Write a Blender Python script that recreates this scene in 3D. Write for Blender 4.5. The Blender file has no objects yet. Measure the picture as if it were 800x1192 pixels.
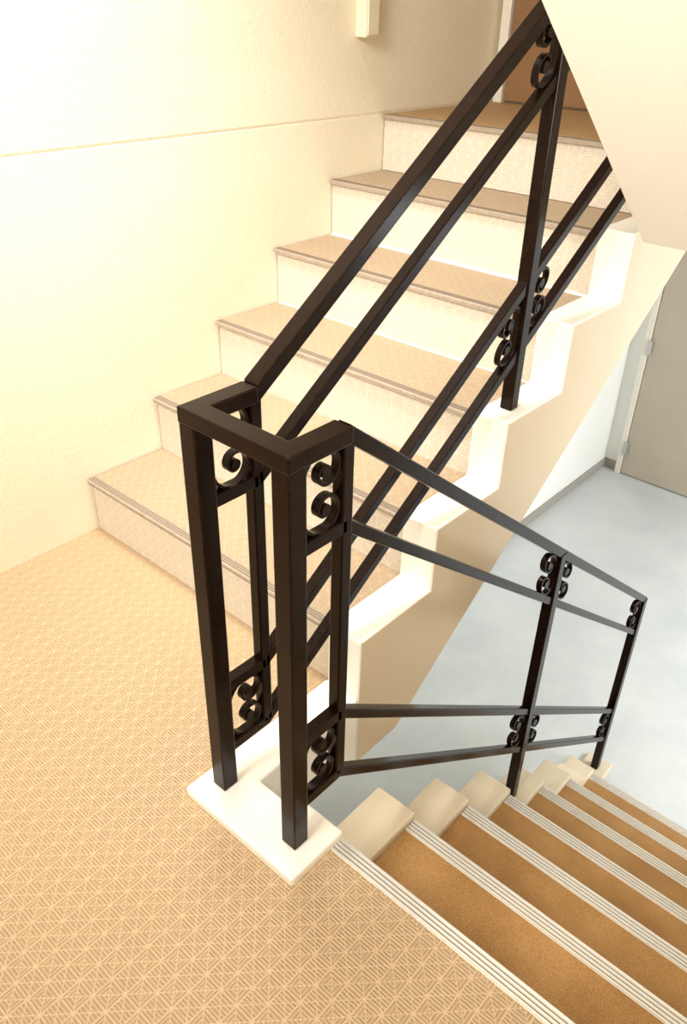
import bpy, bmesh, math
from mathutils import Vector, Matrix
C = bpy.context.collection
sc = bpy.context.scene
sc.view_settings.view_transform = 'Standard'
sc.view_settings.look = 'None'

# ---------------------------------------------------------------- materials
class NT:
    def __init__(s, name):
        s.m = bpy.data.materials.new(name); s.m.use_nodes = True
        s.t = s.m.node_tree; s.n = s.t.nodes; s.b = s.n['Principled BSDF']
    def new(s, typ, **kw):
        x = s.n.new(typ)
        for k, v in kw.items(): setattr(x, k, v)
        return x
    def link(s, a, b): s.t.links.new(a, b)
    def math(s, op, a, b=None, c=None):
        x = s.n.new('ShaderNodeMath'); x.operation = op
        for i, v in enumerate((a, b, c)):
            if v is None: continue
            if isinstance(v, (int, float)): x.inputs[i].default_value = v
            else: s.link(v, x.inputs[i])
        return x.outputs[0]
    def pos(s):
        return s.new('ShaderNodeNewGeometry').outputs['Position']
    def noise(s, scale, detail=3, rough=.5, vec=None):
        x = s.n.new('ShaderNodeTexNoise'); x.inputs['Scale'].default_value = scale
        x.inputs['Detail'].default_value = detail; x.inputs['Roughness'].default_value = rough
        s.link(vec if vec else s.pos(), x.inputs['Vector']); return x.outputs['Fac']
    def ramp(s, fac, stops):
        x = s.n.new('ShaderNodeValToRGB'); e = x.color_ramp.elements
        e[0].position, e[0].color = stops[0][0], (*stops[0][1], 1)
        e[1].position, e[1].color = stops[-1][0], (*stops[-1][1], 1)
        for p, c in stops[1:-1]:
            q = e.new(p); q.color = (*c, 1)
        s.link(fac, x.inputs[0]); return x.outputs[0]
    def bump(s, h, strength, dist):
        x = s.n.new('ShaderNodeBump'); x.inputs['Strength'].default_value = strength
        x.inputs['Distance'].default_value = dist
        s.link(h, x.inputs['Height']); s.link(x.outputs[0], s.b.inputs['Normal'])
    def base(s, c):
        if isinstance(c, tuple): s.b.inputs['Base Color'].default_value = (*c, 1)
        else: s.link(c, s.b.inputs['Base Color'])
    def rough(s, v): s.b.inputs['Roughness'].default_value = v

def plaster(name, c1, c2, scale=70, strength=.25, dist=.003, rough=.8, low=.5):
    m = NT(name)
    m.base(m.ramp(m.noise(1.3, 4), [(.3, c1), (.7, c2)]))
    h = m.math('ADD', m.noise(scale, 4, .6), m.math('MULTIPLY', m.noise(scale*.25, 2), low))
    m.bump(h, strength, dist); m.rough(rough); return m.m

def embossed(name, dark, light, vertical=False, s=.040, strength=.5, ringw=.85, ridgew=.85):
    """nested triangles: every square is cut by its diagonals, ribs run parallel to the sides; every other square is turned"""
    m = NT(name)
    sep = m.new('ShaderNodeSeparateXYZ'); m.link(m.pos(), sep.inputs[0])
    X = sep.outputs[0]; Y = sep.outputs[2] if vertical else sep.outputs[1]
    def cell(v):
        return m.math('ABSOLUTE', m.math('SUBTRACT', m.math('FRACT', m.math('DIVIDE', m.math('ADD', v, 10.0), s)), .5))
    a, b = cell(X), cell(Y)
    ca = m.math('FLOOR', m.math('DIVIDE', m.math('ADD', X, 10.0), s)); cb = m.math('FLOOR', m.math('DIVIDE', m.math('ADD', Y, 10.0), s))
    odd = m.math('MODULO', m.math('ADD', ca, cb), 2.0)
    mx = m.math('MAXIMUM', a, b)
    d1 = m.math('MULTIPLY_ADD', odd, m.math('SUBTRACT', mx, b), b)
    ring = m.math('MULTIPLY_ADD', m.math('COSINE', m.math('MULTIPLY', d1, 2*math.pi*6)), .5, .5)
    diag = m.math('LESS_THAN', m.math('ABSOLUTE', m.math('SUBTRACT', a, b)), .036)
    edge = m.math('GREATER_THAN', mx, .464)
    ridge = m.math('MAXIMUM', diag, edge)
    h = m.math('MAXIMUM', m.math('MULTIPLY', ring, ringw), m.math('MULTIPLY', ridge, ridgew))
    n = m.noise(300, 2)
    big = m.noise(3.0, 3)
    h2 = m.math('ADD', h, m.math('MULTIPLY', n, .6))
    h3 = m.math('ADD', h2, m.math('MULTIPLY', big, .25))
    m.base(m.ramp(m.math('MULTIPLY', h3, .6), [(.1, dark), (.95, light)]))
    m.bump(h2, strength, .003); m.rough(.6); return m.m

M_wall = plaster('cream_plaster', (.88,.80,.635), (.91,.84,.69), 90, .5, .003, .8, .3)
M_soffit = plaster('pale_soffit_paint', (.92,.88,.80), (.95,.91,.83), 130, .2, .0018, .8, .25)
M_string = plaster('shaded_stringer_paint', (.68,.56,.40), (.74,.62,.45), 140, .2, .002, .6)  # curb paint with the shade of the stringer's side put into its colour
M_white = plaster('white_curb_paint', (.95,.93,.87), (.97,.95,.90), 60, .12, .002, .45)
M_block = plaster('tan_curb_paint', (.64,.55,.41), (.72,.63,.48), 60, .15, .002, .5)
M_low = plaster('pale_hall_plaster', (.87,.87,.83), (.91,.91,.87), 80, .15, .002)
M_vinyl = embossed('embossed_beige_vinyl', (.41,.275,.145), (.69,.51,.33), strength=1.0)
M_tread = embossed('embossed_tread_vinyl', (.34,.24,.145), (.60,.465,.32), strength=.9)
M_top = embossed('embossed_upper_floor_vinyl', (.40,.24,.10), (.62,.41,.20), strength=.9)
M_riser = embossed('embossed_riser_vinyl', (.62,.55,.45), (.85,.79,.69), True, .047, .7, .4, .8)

m = NT('brown_grit_tread'); v = m.noise(420, 3, .7)
m.base(m.ramp(m.math('ADD', m.math('MULTIPLY', v, .7), m.math('MULTIPLY', m.noise(6, 3), .3)), [(.35, (.23,.105,.027)), (.5, (.36,.19,.058)), (.68, (.53,.315,.13))]))
m.bump(v, .5, .0015); m.rough(.7); M_grit = m.m
m = NT('grey_hall_floor'); v = m.noise(2.6, 5, .6)
m.base(m.ramp(m.math('ADD', m.math('MULTIPLY', v, .6), m.math('MULTIPLY', m.noise(160, 2), .4)), [(.38, (.53,.575,.59)), (.62, (.65,.685,.69))])); m.rough(.4); m.bump(m.noise(150, 2), .08, .001); M_hall = m.m
m = NT('dark_brown_painted_iron'); m.base(m.ramp(m.noise(40, 3), [(.3, (.007,.0026,.0014)), (.7, (.013,.005,.0024))])); m.rough(.24)
m.b.inputs['Specular IOR Level'].default_value = .16
m.bump(m.noise(200, 2), .12, .001); M_iron = m.m
m = NT('ribbed_aluminium'); m.base((.90,.89,.86)); m.b.inputs['Metallic'].default_value = .6; m.rough(.36); M_alu = m.m
m = NT('nosing_groove'); m.base((.22,.18,.14)); m.rough(.6); M_groove = m.m
m = NT('taupe_nosing_rubber'); m.base(m.ramp(m.noise(90, 2), [(.3, (.32,.26,.20)), (.7, (.40,.33,.26))])); m.rough(.5); M_nose = m.m
m = NT('nosing_dark_rib'); m.base((.20,.15,.11)); m.rough(.6); M_nosed = m.m
m = NT('taupe_painted_door'); m.base(m.ramp(m.noise(3, 2), [(.3, (.48,.42,.325)), (.7, (.52,.46,.365))])); m.rough(.45); M_door = m.m
m = NT('brown_painted_door'); m.base(m.ramp(m.noise(3, 2), [(.3, (.26,.14,.06)), (.7, (.30,.165,.075))])); m.rough(.5); M_bdoor = m.m
m = NT('grey_baseboard'); m.base((.36,.34,.30)); m.rough(.6); M_base = m.m
m = NT('white_frame_paint'); m.base((.82,.78,.68)); m.rough(.45); M_frame = m.m
m = NT('steel_hinge'); m.base((.6,.6,.58)); m.b.inputs['Metallic'].default_value = .8; m.rough(.35); M_steel = m.m
m = NT('cream_plastic'); m.base((.80,.73,.57)); m.rough(.4); M_plastic = m.m

# ---------------------------------------------------------------- helpers
def box(bm, x0, x1, y0, y1, z0, z1, mi=0):
    vs = [bm.verts.new(p) for p in ((x0,y0,z0),(x1,y0,z0),(x1,y1,z0),(x0,y1,z0),(x0,y0,z1),(x1,y0,z1),(x1,y1,z1),(x0,y1,z1))]
    for f in ((3,2,1,0),(4,5,6,7),(0,1,5,4),(1,2,6,5),(2,3,7,6),(3,0,4,7)):
        bm.faces.new([vs[i] for i in f]).material_index = mi
def prism_x(bm, pts, x0, x1, mi=0):           # (y,z) polygon extruded along x
    a = [bm.verts.new((x0,p[0],p[1])) for p in pts]; b = [bm.verts.new((x1,p[0],p[1])) for p in pts]
    n = len(pts); fs = [bm.faces.new(a), bm.faces.new(b[::-1])]
    for i in range(n): fs.append(bm.faces.new((a[i], b[i], b[(i+1)%n], a[(i+1)%n])))
    for f in fs: f.material_index = mi
def prism_z(bm, pts, z0, z1, mi=0):
    a = [bm.verts.new((p[0],p[1],z0)) for p in pts]; b = [bm.verts.new((p[0],p[1],z1)) for p in pts]
    n = len(pts); fs = [bm.faces.new(a), bm.faces.new(b[::-1])]
    for i in range(n): fs.append(bm.faces.new((a[i], b[i], b[(i+1)%n], a[(i+1)%n])))
    for f in fs: f.material_index = mi
def bar_x(bm, y0, z0, y1, z1, xc, w, h):      # sloped bar in a vertical plane, plumb-cut ends
    L = math.hypot(y1-y0, z1-z0); k = h/2*L/abs(y1-y0)
    prism_x(bm, [(y0,z0-k),(y1,z1-k),(y1,z1+k),(y0,z0+k)], xc-w/2, xc+w/2)
def obj(name, bm, mats, parent=None, bevel=0, seg=2, smooth=False):
    bmesh.ops.recalc_face_normals(bm, faces=bm.faces)
    me = bpy.data.meshes.new(name); bm.to_mesh(me); bm.free()
    o = bpy.data.objects.new(name, me); C.objects.link(o)
    for mm in (mats if isinstance(mats, (list, tuple)) else [mats]): me.materials.append(mm)
    if parent:
        o.parent = parent
        me.transform(Matrix.Translation(-parent.location))
    if smooth:
        for p in me.polygons: p.use_smooth = True
    if bevel:
        b = o.modifiers.new('bevel', 'BEVEL'); b.width = bevel; b.segments = seg; b.limit_method = 'ANGLE'
    return o
def thing(name, label, cat, loc=(0,0,0), group=None):
    o = bpy.data.objects.new(name, None); C.objects.link(o); o.location = loc
    o['label'] = label; o['category'] = cat
    if group: o['group'] = group
    return o
def struct(name, bm, mats, bevel=0, label=None):
    o = obj(name, bm, mats, None, bevel); o['kind'] = 'structure'
    if label: o['label'] = label
    return o
B = bmesh.new

# ---------------------------------------------------------------- dimensions
XW = -2.064; XR = .45
YU, T, R = 1.128, .2815, .1908                # rising flight
YD, TD, RD = .819, .2758, .2117               # descending flight
XI, XO = -1.017, -.910                        # rising curb
XA, XB = -.806, -.686                         # descending curb
XL, XRR = -.962, -.746                        # railing planes
ZF = -7*RD; ZU = 6*R
YB0 = -1.3; YFU = 3.30; YFL = 5.42
ZS = .99                                      # underside of the upper slab

# ---------------------------------------------------------------- setting
bm = B(); prism_z(bm, [(XW,YB0),(XR,YB0),(XR,YD-.039),(XB,YD-.039),(XB,.665),(XI,.665),(XI,YU+.02),(XW,YU+.02)], -.22, 0)
struct('floor', bm, M_vinyl, label='landing floor of embossed beige vinyl')
bm = B(); box(bm, XW, 3.2, YB0, YFL+.1, ZF-.12, ZF)
struct('floor', bm, M_hall, label='smooth grey floor of the hall below')
bm = B(); box(bm, XW, XI, YU+5*T+.045, YFU, ZS, ZU); box(bm, XI, 1.6, 2.74, YFU, ZS, ZU); box(bm, XW, 3.2, YFU, YFL, ZS, ZU-.001)
struct('floor', bm, M_top, label='upper floor at the head of the rising stairs')
bm = B()
# wall with a shallow pour-joint ledge at the level of the upper floor
prof = [(XW-.12, ZF-.12), (XW, ZF-.12), (XW, ZU-.003), (XW-.0008, ZU+.002), (XW+.0014, ZU+.010), (XW+.0014, 3.6), (XW-.12, 3.6)]
a = [bm.verts.new((p[0], YB0, p[1])) for p in prof]; b = [bm.verts.new((p[0], YFL+.1, p[1])) for p in prof]
bm.faces.new(a); bm.faces.new(b[::-1])
for i in range(len(prof)): bm.faces.new((a[i], b[i], b[(i+1)%len(prof)], a[(i+1)%len(prof)]))
struct('wall_left', bm, M_wall)
bm = B(); box(bm, XR, XR+.12, YB0, 2.75, ZF-.12, 3.6)
struct('wall_right', bm, M_wall)
bm = B(); box(bm, XW, XR, YB0-.12, YB0, ZF, 1.1)
struct('wall_back', bm, M_wall)
bm = B(); box(bm, XW, 3.2, YFL, YFL+.12, ZF, ZS)
struct('wall_far_lower', bm, M_low)
bm = B(); box(bm, XW, 1.6, YFU, YFU+.12, ZU, 3.6)
struct('wall_far_upper', bm, M_wall)
bm = B(); box(bm, XW, XW+.006, 2.95, YFL, ZF, ZS)
struct('wall_left_hall', bm, M_low)
bm = B(); box(bm, XW+.006, XW+.018, 2.2, YFL, ZF, ZF+.07); struct('baseboard_left', bm, M_base, .002)
bm = B(); box(bm, XW+.018, -1.955, YFL-.012, YFL, ZF, ZF+.07); struct('baseboard_far', bm, M_base, .002)

# landing curb under the railing turn
bm = B()
prism_z(bm, [(XI,.665),(XB,.665),(XB,YD),(XA,YD),(XA,.79),(XO,.79),(XO,YU-.0005),(XI,YU-.0005)], -.22, .022)
struct('trim_1', bm, M_white, .006, 'white painted curb around the stairwell opening')

def door(name, x0, x1, y, z0, z1, mat, fmat, lbl, hinge=True):
    bm = B(); box(bm, x0, x1, y-.035, y-.003, z0+.008, z1)
    d = struct(name, bm, mat, .003, lbl)
    bm = B()
    box(bm, x0-.045, x0-.004, y-.05, y-.0, z0, z1+.045); box(bm, x1+.004, x1+.045, y-.05, y, z0, z1+.045)
    box(bm, x0-.004, x1+.004, y-.05, y, z1+.004, z1+.045)
    obj('door_frame', bm, fmat, d, .003)
    if hinge:
        for zz in (z0+.22, z0+1.0, z0+1.75):
            bm = B(); box(bm, x0-.018, x0+.018, y-.054, y-.05, zz-.05, zz+.05)
            bmesh.ops.create_cone(bm, cap_ends=True, segments=12, radius1=.007, radius2=.007, depth=.11, matrix=Matrix.Translation((x0-.002, y-.058, zz)))
            obj('hinge', bm, M_steel, d)
    bm = B(); bmesh.ops.create_uvsphere(bm, u_segments=16, v_segments=10, radius=.028, matrix=Matrix.Translation((x1-.07, y-.09, z0+.95)))
    bmesh.ops.create_cone(bm, cap_ends=True, segments=14, radius1=.012, radius2=.012, depth=.06, matrix=Matrix.Translation((x1-.07, y-.06, z0+.95)) @ Matrix.Rotation(math.pi/2, 4, 'X'))
    obj('door_knob', bm, M_steel, d, smooth=True)
door('door_1', -1.905, -1.08, YFL, ZF, ZF+2.05, M_door, M_frame, 'taupe hinged door in the hall below')
door('door_2', -2.0, -1.15, YFU, ZU, ZU+2.0, M_bdoor, M_frame, 'brown door at the head of the rising stairs', False)

# ---------------------------------------------------------------- rising stairs
st = thing('staircase', 'rising flight with embossed beige treads and pale risers against the left wall', 'stairs', (-1.5, YU, 0))
for k in range(6):
    y0 = YU+T*k; z = R*(k+1)
    bm = B(); box(bm, XW+.005, XI, y0+.033, (y0+T+.018) if k < 5 else y0+.045, z-.03, z-.001); obj('tread', bm, M_tread, st)
    bm = B(); box(bm, XW+.005, XI, y0+.018, y0+.03, z-R, z-.008); obj('riser', bm, M_riser, st, .0015)
    bm = B()
    prism_x(bm, [(y0+.003,z),(y0+.033,z),(y0+.033,z-.010),(y0+.018,z-.010),(y0+.018,z-.013),(y0,z-.013),(y0,z-.003)], XW+.006, XI-.003)
    for q in (.009, .017, .025): box(bm, XW+.006, XI-.003, y0+q-.0015, y0+q+.0015, z, z+.0014, 1)
    obj('nosing', bm, [M_nose, M_nosed], st)
SL0 = (1.406, -.14); SL1 = (2.672, .826)
sl = (SL1[1]-SL0[1])/(SL1[0]-SL0[0])
yb = SL0[0] + (-.22-SL0[1])/sl; yt = SL1[0] + (ZS-SL1[1])/sl
c = .014
pts = [(YU, -.22)]
for k in range(6):
    pts += [(YU+T*k, R*(k+1)+c), (YU+T*(k+1), R*(k+1)+c)]
pts[-1] = (2.9, ZU+c)
pts += [(2.9, ZS), (yt, ZS), (yb, -.22)]
bm = B(); prism_x(bm, pts, XI, XO)
bmesh.ops.recalc_face_normals(bm, faces=bm.faces); bm.normal_update()
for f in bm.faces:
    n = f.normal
    f.material_index = 1 if (abs(n.x) < .5 and (n.z > .5 or n.y < -.5)) else 0  # same paint: top and front faces get the lit tone, sides the shaded one
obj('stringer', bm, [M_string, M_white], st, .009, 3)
bm = B(); prism_x(bm, [(YU+.03,-.0),(2.5,ZU-.22),(yt,ZS),(yb,-.2),(YU+.03,-.2)], XW+.005, XI-.001); obj('soffit_slab', bm, M_low, st)

# ---------------------------------------------------------------- descending stairs
dn = thing('staircase', 'descending flight with brown gritty treads and ribbed metal edges at lower right', 'stairs', (-.1, YD, 0))
XE = XR-.002
NW = .041
for k in range(7):
    y0 = YD+TD*k; z = -RD*k
    if k:
        bm = B(); box(bm, XB, XE, YD+TD*(k-1)+.004, y0-NW, z-.03, z-.001); obj('tread', bm, M_grit, dn)
        pts = [(YD+TD*(k-1)+.001, z-.3), (YD+TD*(k-1)+.001, z+.022), (y0+.002, z+.022), (y0+.002, z-.3)]
        bm = B(); prism_x(bm, pts, XA, XB-.001); obj('curb_block', bm, M_block, dn, .006)
    bm = B(); box(bm, XB, XE, y0-.012, y0-.001, z-RD, z-.012); obj('riser', bm, M_block, dn)
    bm = B()
    yf = y0-NW if k else y0-.039
    prism_x(bm, [(yf,z-.010),(yf,z),(y0-.003,z),(y0,z-.003),(y0,z-.03),(y0-.006,z-.03),(y0-.006,z-.010)], XB+.001, XE)
    n = 4; w = (y0-.003-yf)/n
    for q in range(n):
        a = yf+w*q
        prism_x(bm, [(a+w*.13,z),(a+w*.28,z+.003),(a+w*.72,z+.003),(a+w*.87,z)], XB+.001, XE)
        if q: box(bm, XB+.001, XE, a-w*.12, a+w*.12, z, z+.0005, 1)
    obj('nosing', bm, [M_alu, M_groove], dn)
bm = B(); box(bm, XA, XB-.001, YD+TD*6+.003, YD+TD*7-.0, ZF, ZF+.022); obj('curb_block', bm, M_block, dn, .006)
ye = YD+TD*7
bm = B(); prism_x(bm, [(YD-.05,-.221),(YD-.05,-.35),(ye-.2-.3,ZF+.001),(ye-TD-.02,ZF+.001),(YD,-.221)], XB+.001, XE-.001); obj('soffit_slab', bm, M_low, dn)
bm = B(); prism_x(bm, [(YD+.002,-.221),(YD+.002,-.42),(2.0,ZF),(YD+TD*6,ZF),(YD+TD*6,-6*RD-.02),(YD+.02,-.24)], XA+.001, XB-.002); obj('stringer', bm, M_string, dn)

# ---------------------------------------------------------------- next flight overhead
nx = thing('staircase', 'cream painted underside of the next flight cutting across the upper right corner', 'stairs', (-.2, 2.07, 1.0))
s3 = RD/TD; y3, z3_ = 2.072, .996
n3 = 8
yy = 2.42; up = []
for k in range(n3):
    up += [(yy-TD*k, ZU+RD*k), (yy-TD*k, ZU+RD*(k+1))]
up.append((-.15, ZU+RD*n3))
pts = [(y3+.67, ZU)] + up + [(-.15, z3_+(y3+.15)*s3), (y3, z3_), (y3+.02, ZS), (y3+.67, ZS)]
bm = B(); prism_x(bm, pts, XA-.008, XR-.002); obj('flight_slab', bm, M_soffit, nx, .003)
for k in range(n3-1):
    bm = B(); box(bm, XB, XR-.004, yy-TD*(k+1)+.0, yy-TD*k, ZU+RD*(k+1), ZU+RD*(k+1)+.004); obj('tread', bm, M_grit, nx)

# ---------------------------------------------------------------- railing
rl = thing('stair_railing', 'dark brown iron stair railing with curled scrolls turning around the stairwell', 'railing', (-.854, .735, .022))
ZT, Z2, Z3, Z4 = .925, .752, .304, .130
YP, YB = .735, .859
PW = .039
def vpost(x, y, z0, z1, w=PW, name='post'):
    bm = B(); box(bm, x-w/2, x+w/2, y-w/2, y+w/2, z0, z1); return obj(name, bm, M_iron, rl, .003)
o_ = PW/2+.001; yh = YB
bm = B()
prism_z(bm, [(XL-o_,yh),(XL-o_,YP-o_),(XRR+o_,YP-o_),(XRR+o_,yh),(XRR-o_,yh),(XRR-o_,YP+o_),(XL+o_,YP+o_),(XL+o_,yh)], ZT-.015, ZT+.015)
obj('handrail', bm, M_iron, rl, .003)
vpost(XL, YP, .022, ZT-.014); vpost(XRR, YP, .022, ZT-.014)
vpost(XL, YB, Z4, ZT-.01, .026); vpost(XRR, YB, Z4, ZT-.01, .026)
for x in (XL, XRR):
    for z in (Z2, Z3, Z4):
        bm = B(); box(bm, x-.013, x+.013, YP+.018, YB, z-.013, z+.013); obj('crossbar', bm, M_iron, rl, .002)
su = R/T; sd = -RD/TD
yU2 = 2.62; yD2 = 2.682
for x, s, y1, nm in ((XL, su, yU2, 0), (XRR, sd, yD2, 1)):
    for i, z in enumerate((ZT, Z2, Z3, Z4)):
        w = (.035 if nm == 0 else .028) if i == 0 else (.026 if nm == 0 else .023)
        hh = .030 if i == 0 else .026
        if nm: hh -= .003
        bm = B(); bar_x(bm, YB, z, y1+(.016 if i == 0 else 0), z+s*(y1-YB+(.016 if i == 0 else 0)), x, w, hh)
        obj('handrail' if i == 0 else 'rail', bm, M_iron, rl, .0025)
yU1 = 1.775; yD1 = 1.788
vpost(XL, yU1, 3*R+c, ZT+su*(yU1-YB), .035)
vpost(XL, yU2, ZU+c, ZT+su*(yU2-YB), .035)
vpost(XRR, yD1, -4*RD+.022, ZT+sd*(yD1-YB), .033)
vpost(XRR, yD2, ZF+.022, ZT+sd*(yD2-YB), .033)

def scroll(x, yc, zc, direction, slope=0, k=1.0, W=.017, th=.006, parent=rl):
    """open C-scroll in the y-z plane: wide back on the -direction side, both ends curled inwards"""
    r0 = .0085; r1 = .052*k; cz = .0348*k
    path = []
    N = 52; turns = 1.5
    for i in range(N+1):
        t = i/N; ang = math.pi - turns*2*math.pi*(1-t)
        r = r0+(r1-r0)*t**1.6
        path.append((r*math.cos(ang), cz+r*math.sin(ang)))
    full = path + [(p[0], -p[1]) for p in reversed(path)]
    bm = B(); rings = []
    for i, (p, q) in enumerate(full):
        a = full[max(i-1,0)]; b = full[min(i+1,len(full)-1)]
        tx, tz = b[0]-a[0], b[1]-a[1]; L = math.hypot(tx,tz) or 1; nx_, nz_ = -tz/L, tx/L
        ring = []
        for sx, sn in ((-1,-1),(1,-1),(1,1),(-1,1)):
            pp = p+nx_*sn*th/2; qq = q+nz_*sn*th/2
            ring.append(bm.verts.new((x+sx*W/2, yc+pp*direction, zc+qq+slope*pp*direction)))
        rings.append(ring)
    for a, b in zip(rings, rings[1:]):
        for j in range(4): bm.faces.new((a[j], a[(j+1)%4], b[(j+1)%4], b[j]))
    bm.faces.new(rings[0][::-1]); bm.faces.new(rings[-1])
    o = obj('scroll', bm, M_iron, parent, .001, 1)
    for sgn in (1, -1):
        bm = B()
        bmesh.ops.create_cone(bm, cap_ends=True, segments=16, radius1=.0105, radius2=.0105, depth=W+.001,
            matrix=Matrix.Translation((x, yc, zc+sgn*cz)) @ Matrix.Rotation(math.pi/2, 4, 'Y'))
        bmesh.ops.recalc_face_normals(bm, faces=bm.faces)
        me = bpy.data.meshes.new('scroll_eye'); bm.to_mesh(me); bm.free(); me.materials.append(M_iron)
        me.transform(Matrix.Translation(-parent.location))
        e = bpy.data.objects.new('scroll_eye', me); C.objects.link(e); e.parent = o
for x in (XL, XRR):
    for za, zb in ((ZT, Z2), (Z3, Z4)):
        scroll(x, YP+.020+.055, (za+zb)/2, 1)
def flight_scrolls(x, yp, s, sides):
    for za, zb in ((ZT, Z2), (Z3, Z4)):
        zc = (za+zb)/2 + s*(yp-YB)
        for d in sides:
            scroll(x, yp+d*(.018+.047), zc+s*d*(.058), d, s*.6, .88)
flight_scrolls(XL, yU1, su, (-1, 1))
flight_scrolls(XRR, yD1, sd, (-1, 1))
flight_scrolls(XRR, yD2, sd, (-1,))

# ---------------------------------------------------------------- wall box
wb = thing('wall_box', 'small cream box fixed high on the left wall above the stairs', 'wall box', (XW+.0022, 2.40, 1.39))
bm = B(); box(bm, XW+.0015, XW+.05, 2.378, 2.442, 1.39, 1.66); obj('housing', bm, M_plastic, wb, .004)
bm = B(); box(bm, XW+.05, XW+.056, 2.382, 2.438, 1.396, 1.654); obj('cover', bm, M_plastic, wb, .003)

# ---------------------------------------------------------------- camera
m0 = Vector((.74666,.37182,-.55159)); m1 = Vector((.66484,-.38944,.63743)); m2 = -(m0.cross(m1))
right = Vector((m0.x, m1.x, -m2.x)); upv = -Vector((m0.y, m1.y, -m2.y)); back = -Vector((m0.z, m1.z, -m2.z))
cam = bpy.data.cameras.new('camera'); co = bpy.data.objects.new('camera', cam); C.objects.link(co)
mat = Matrix((right, upv, back)).transposed().to_4x4(); mat.translation = (0, 0, 1.5)
co.matrix_world = mat
cam.sensor_fit = 'VERTICAL'; cam.sensor_height = 24; cam.lens = 24*937.2/1192; cam.clip_start = .02
sc.camera = co

# ---------------------------------------------------------------- light
def area(name, loc, target, sx, sy, power, col, spread=180):
    l = bpy.data.lights.new(name, 'AREA'); l.shape = 'RECTANGLE'; l.size = sx; l.size_y = sy; l.energy = power; l.color = col
    l.spread = math.radians(spread)
    o = bpy.data.objects.new(name, l); C.objects.link(o); o.location = loc
    o.rotation_euler = (Vector(target)-Vector(loc)).to_track_quat('-Z', 'Y').to_euler(); return o
area('window_light', (-.8, -1.1, 2.7), (-1.65, 2.0, .7), 1.0, 1.0, 35, (1, .95, .87), 95)
area('stairwell_light', (-1.5, 1.1, 3.0), (-1.75, 1.4, 0), .6, .6, 16, (1, .96, .89), 72)
area('soffit_fill', (.0, -1.2, 1.2), (-.15, .9, 2.3), .9, .9, 21, (1, .94, .85), 100)  # added fill with no real source, brightens the underside of the next flight
area('hall_light', (1.8, 4.0, .6), (-1.2, 3.0, -1.4), 1.8, 1.2, 145, (.88, .945, 1))
w = bpy.data.worlds.new('world'); sc.world = w; w.use_nodes = True
w.node_tree.nodes['Background'].inputs[0].default_value = (1, .87, .69, 1)
w.node_tree.nodes['Background'].inputs[1].default_value = .50
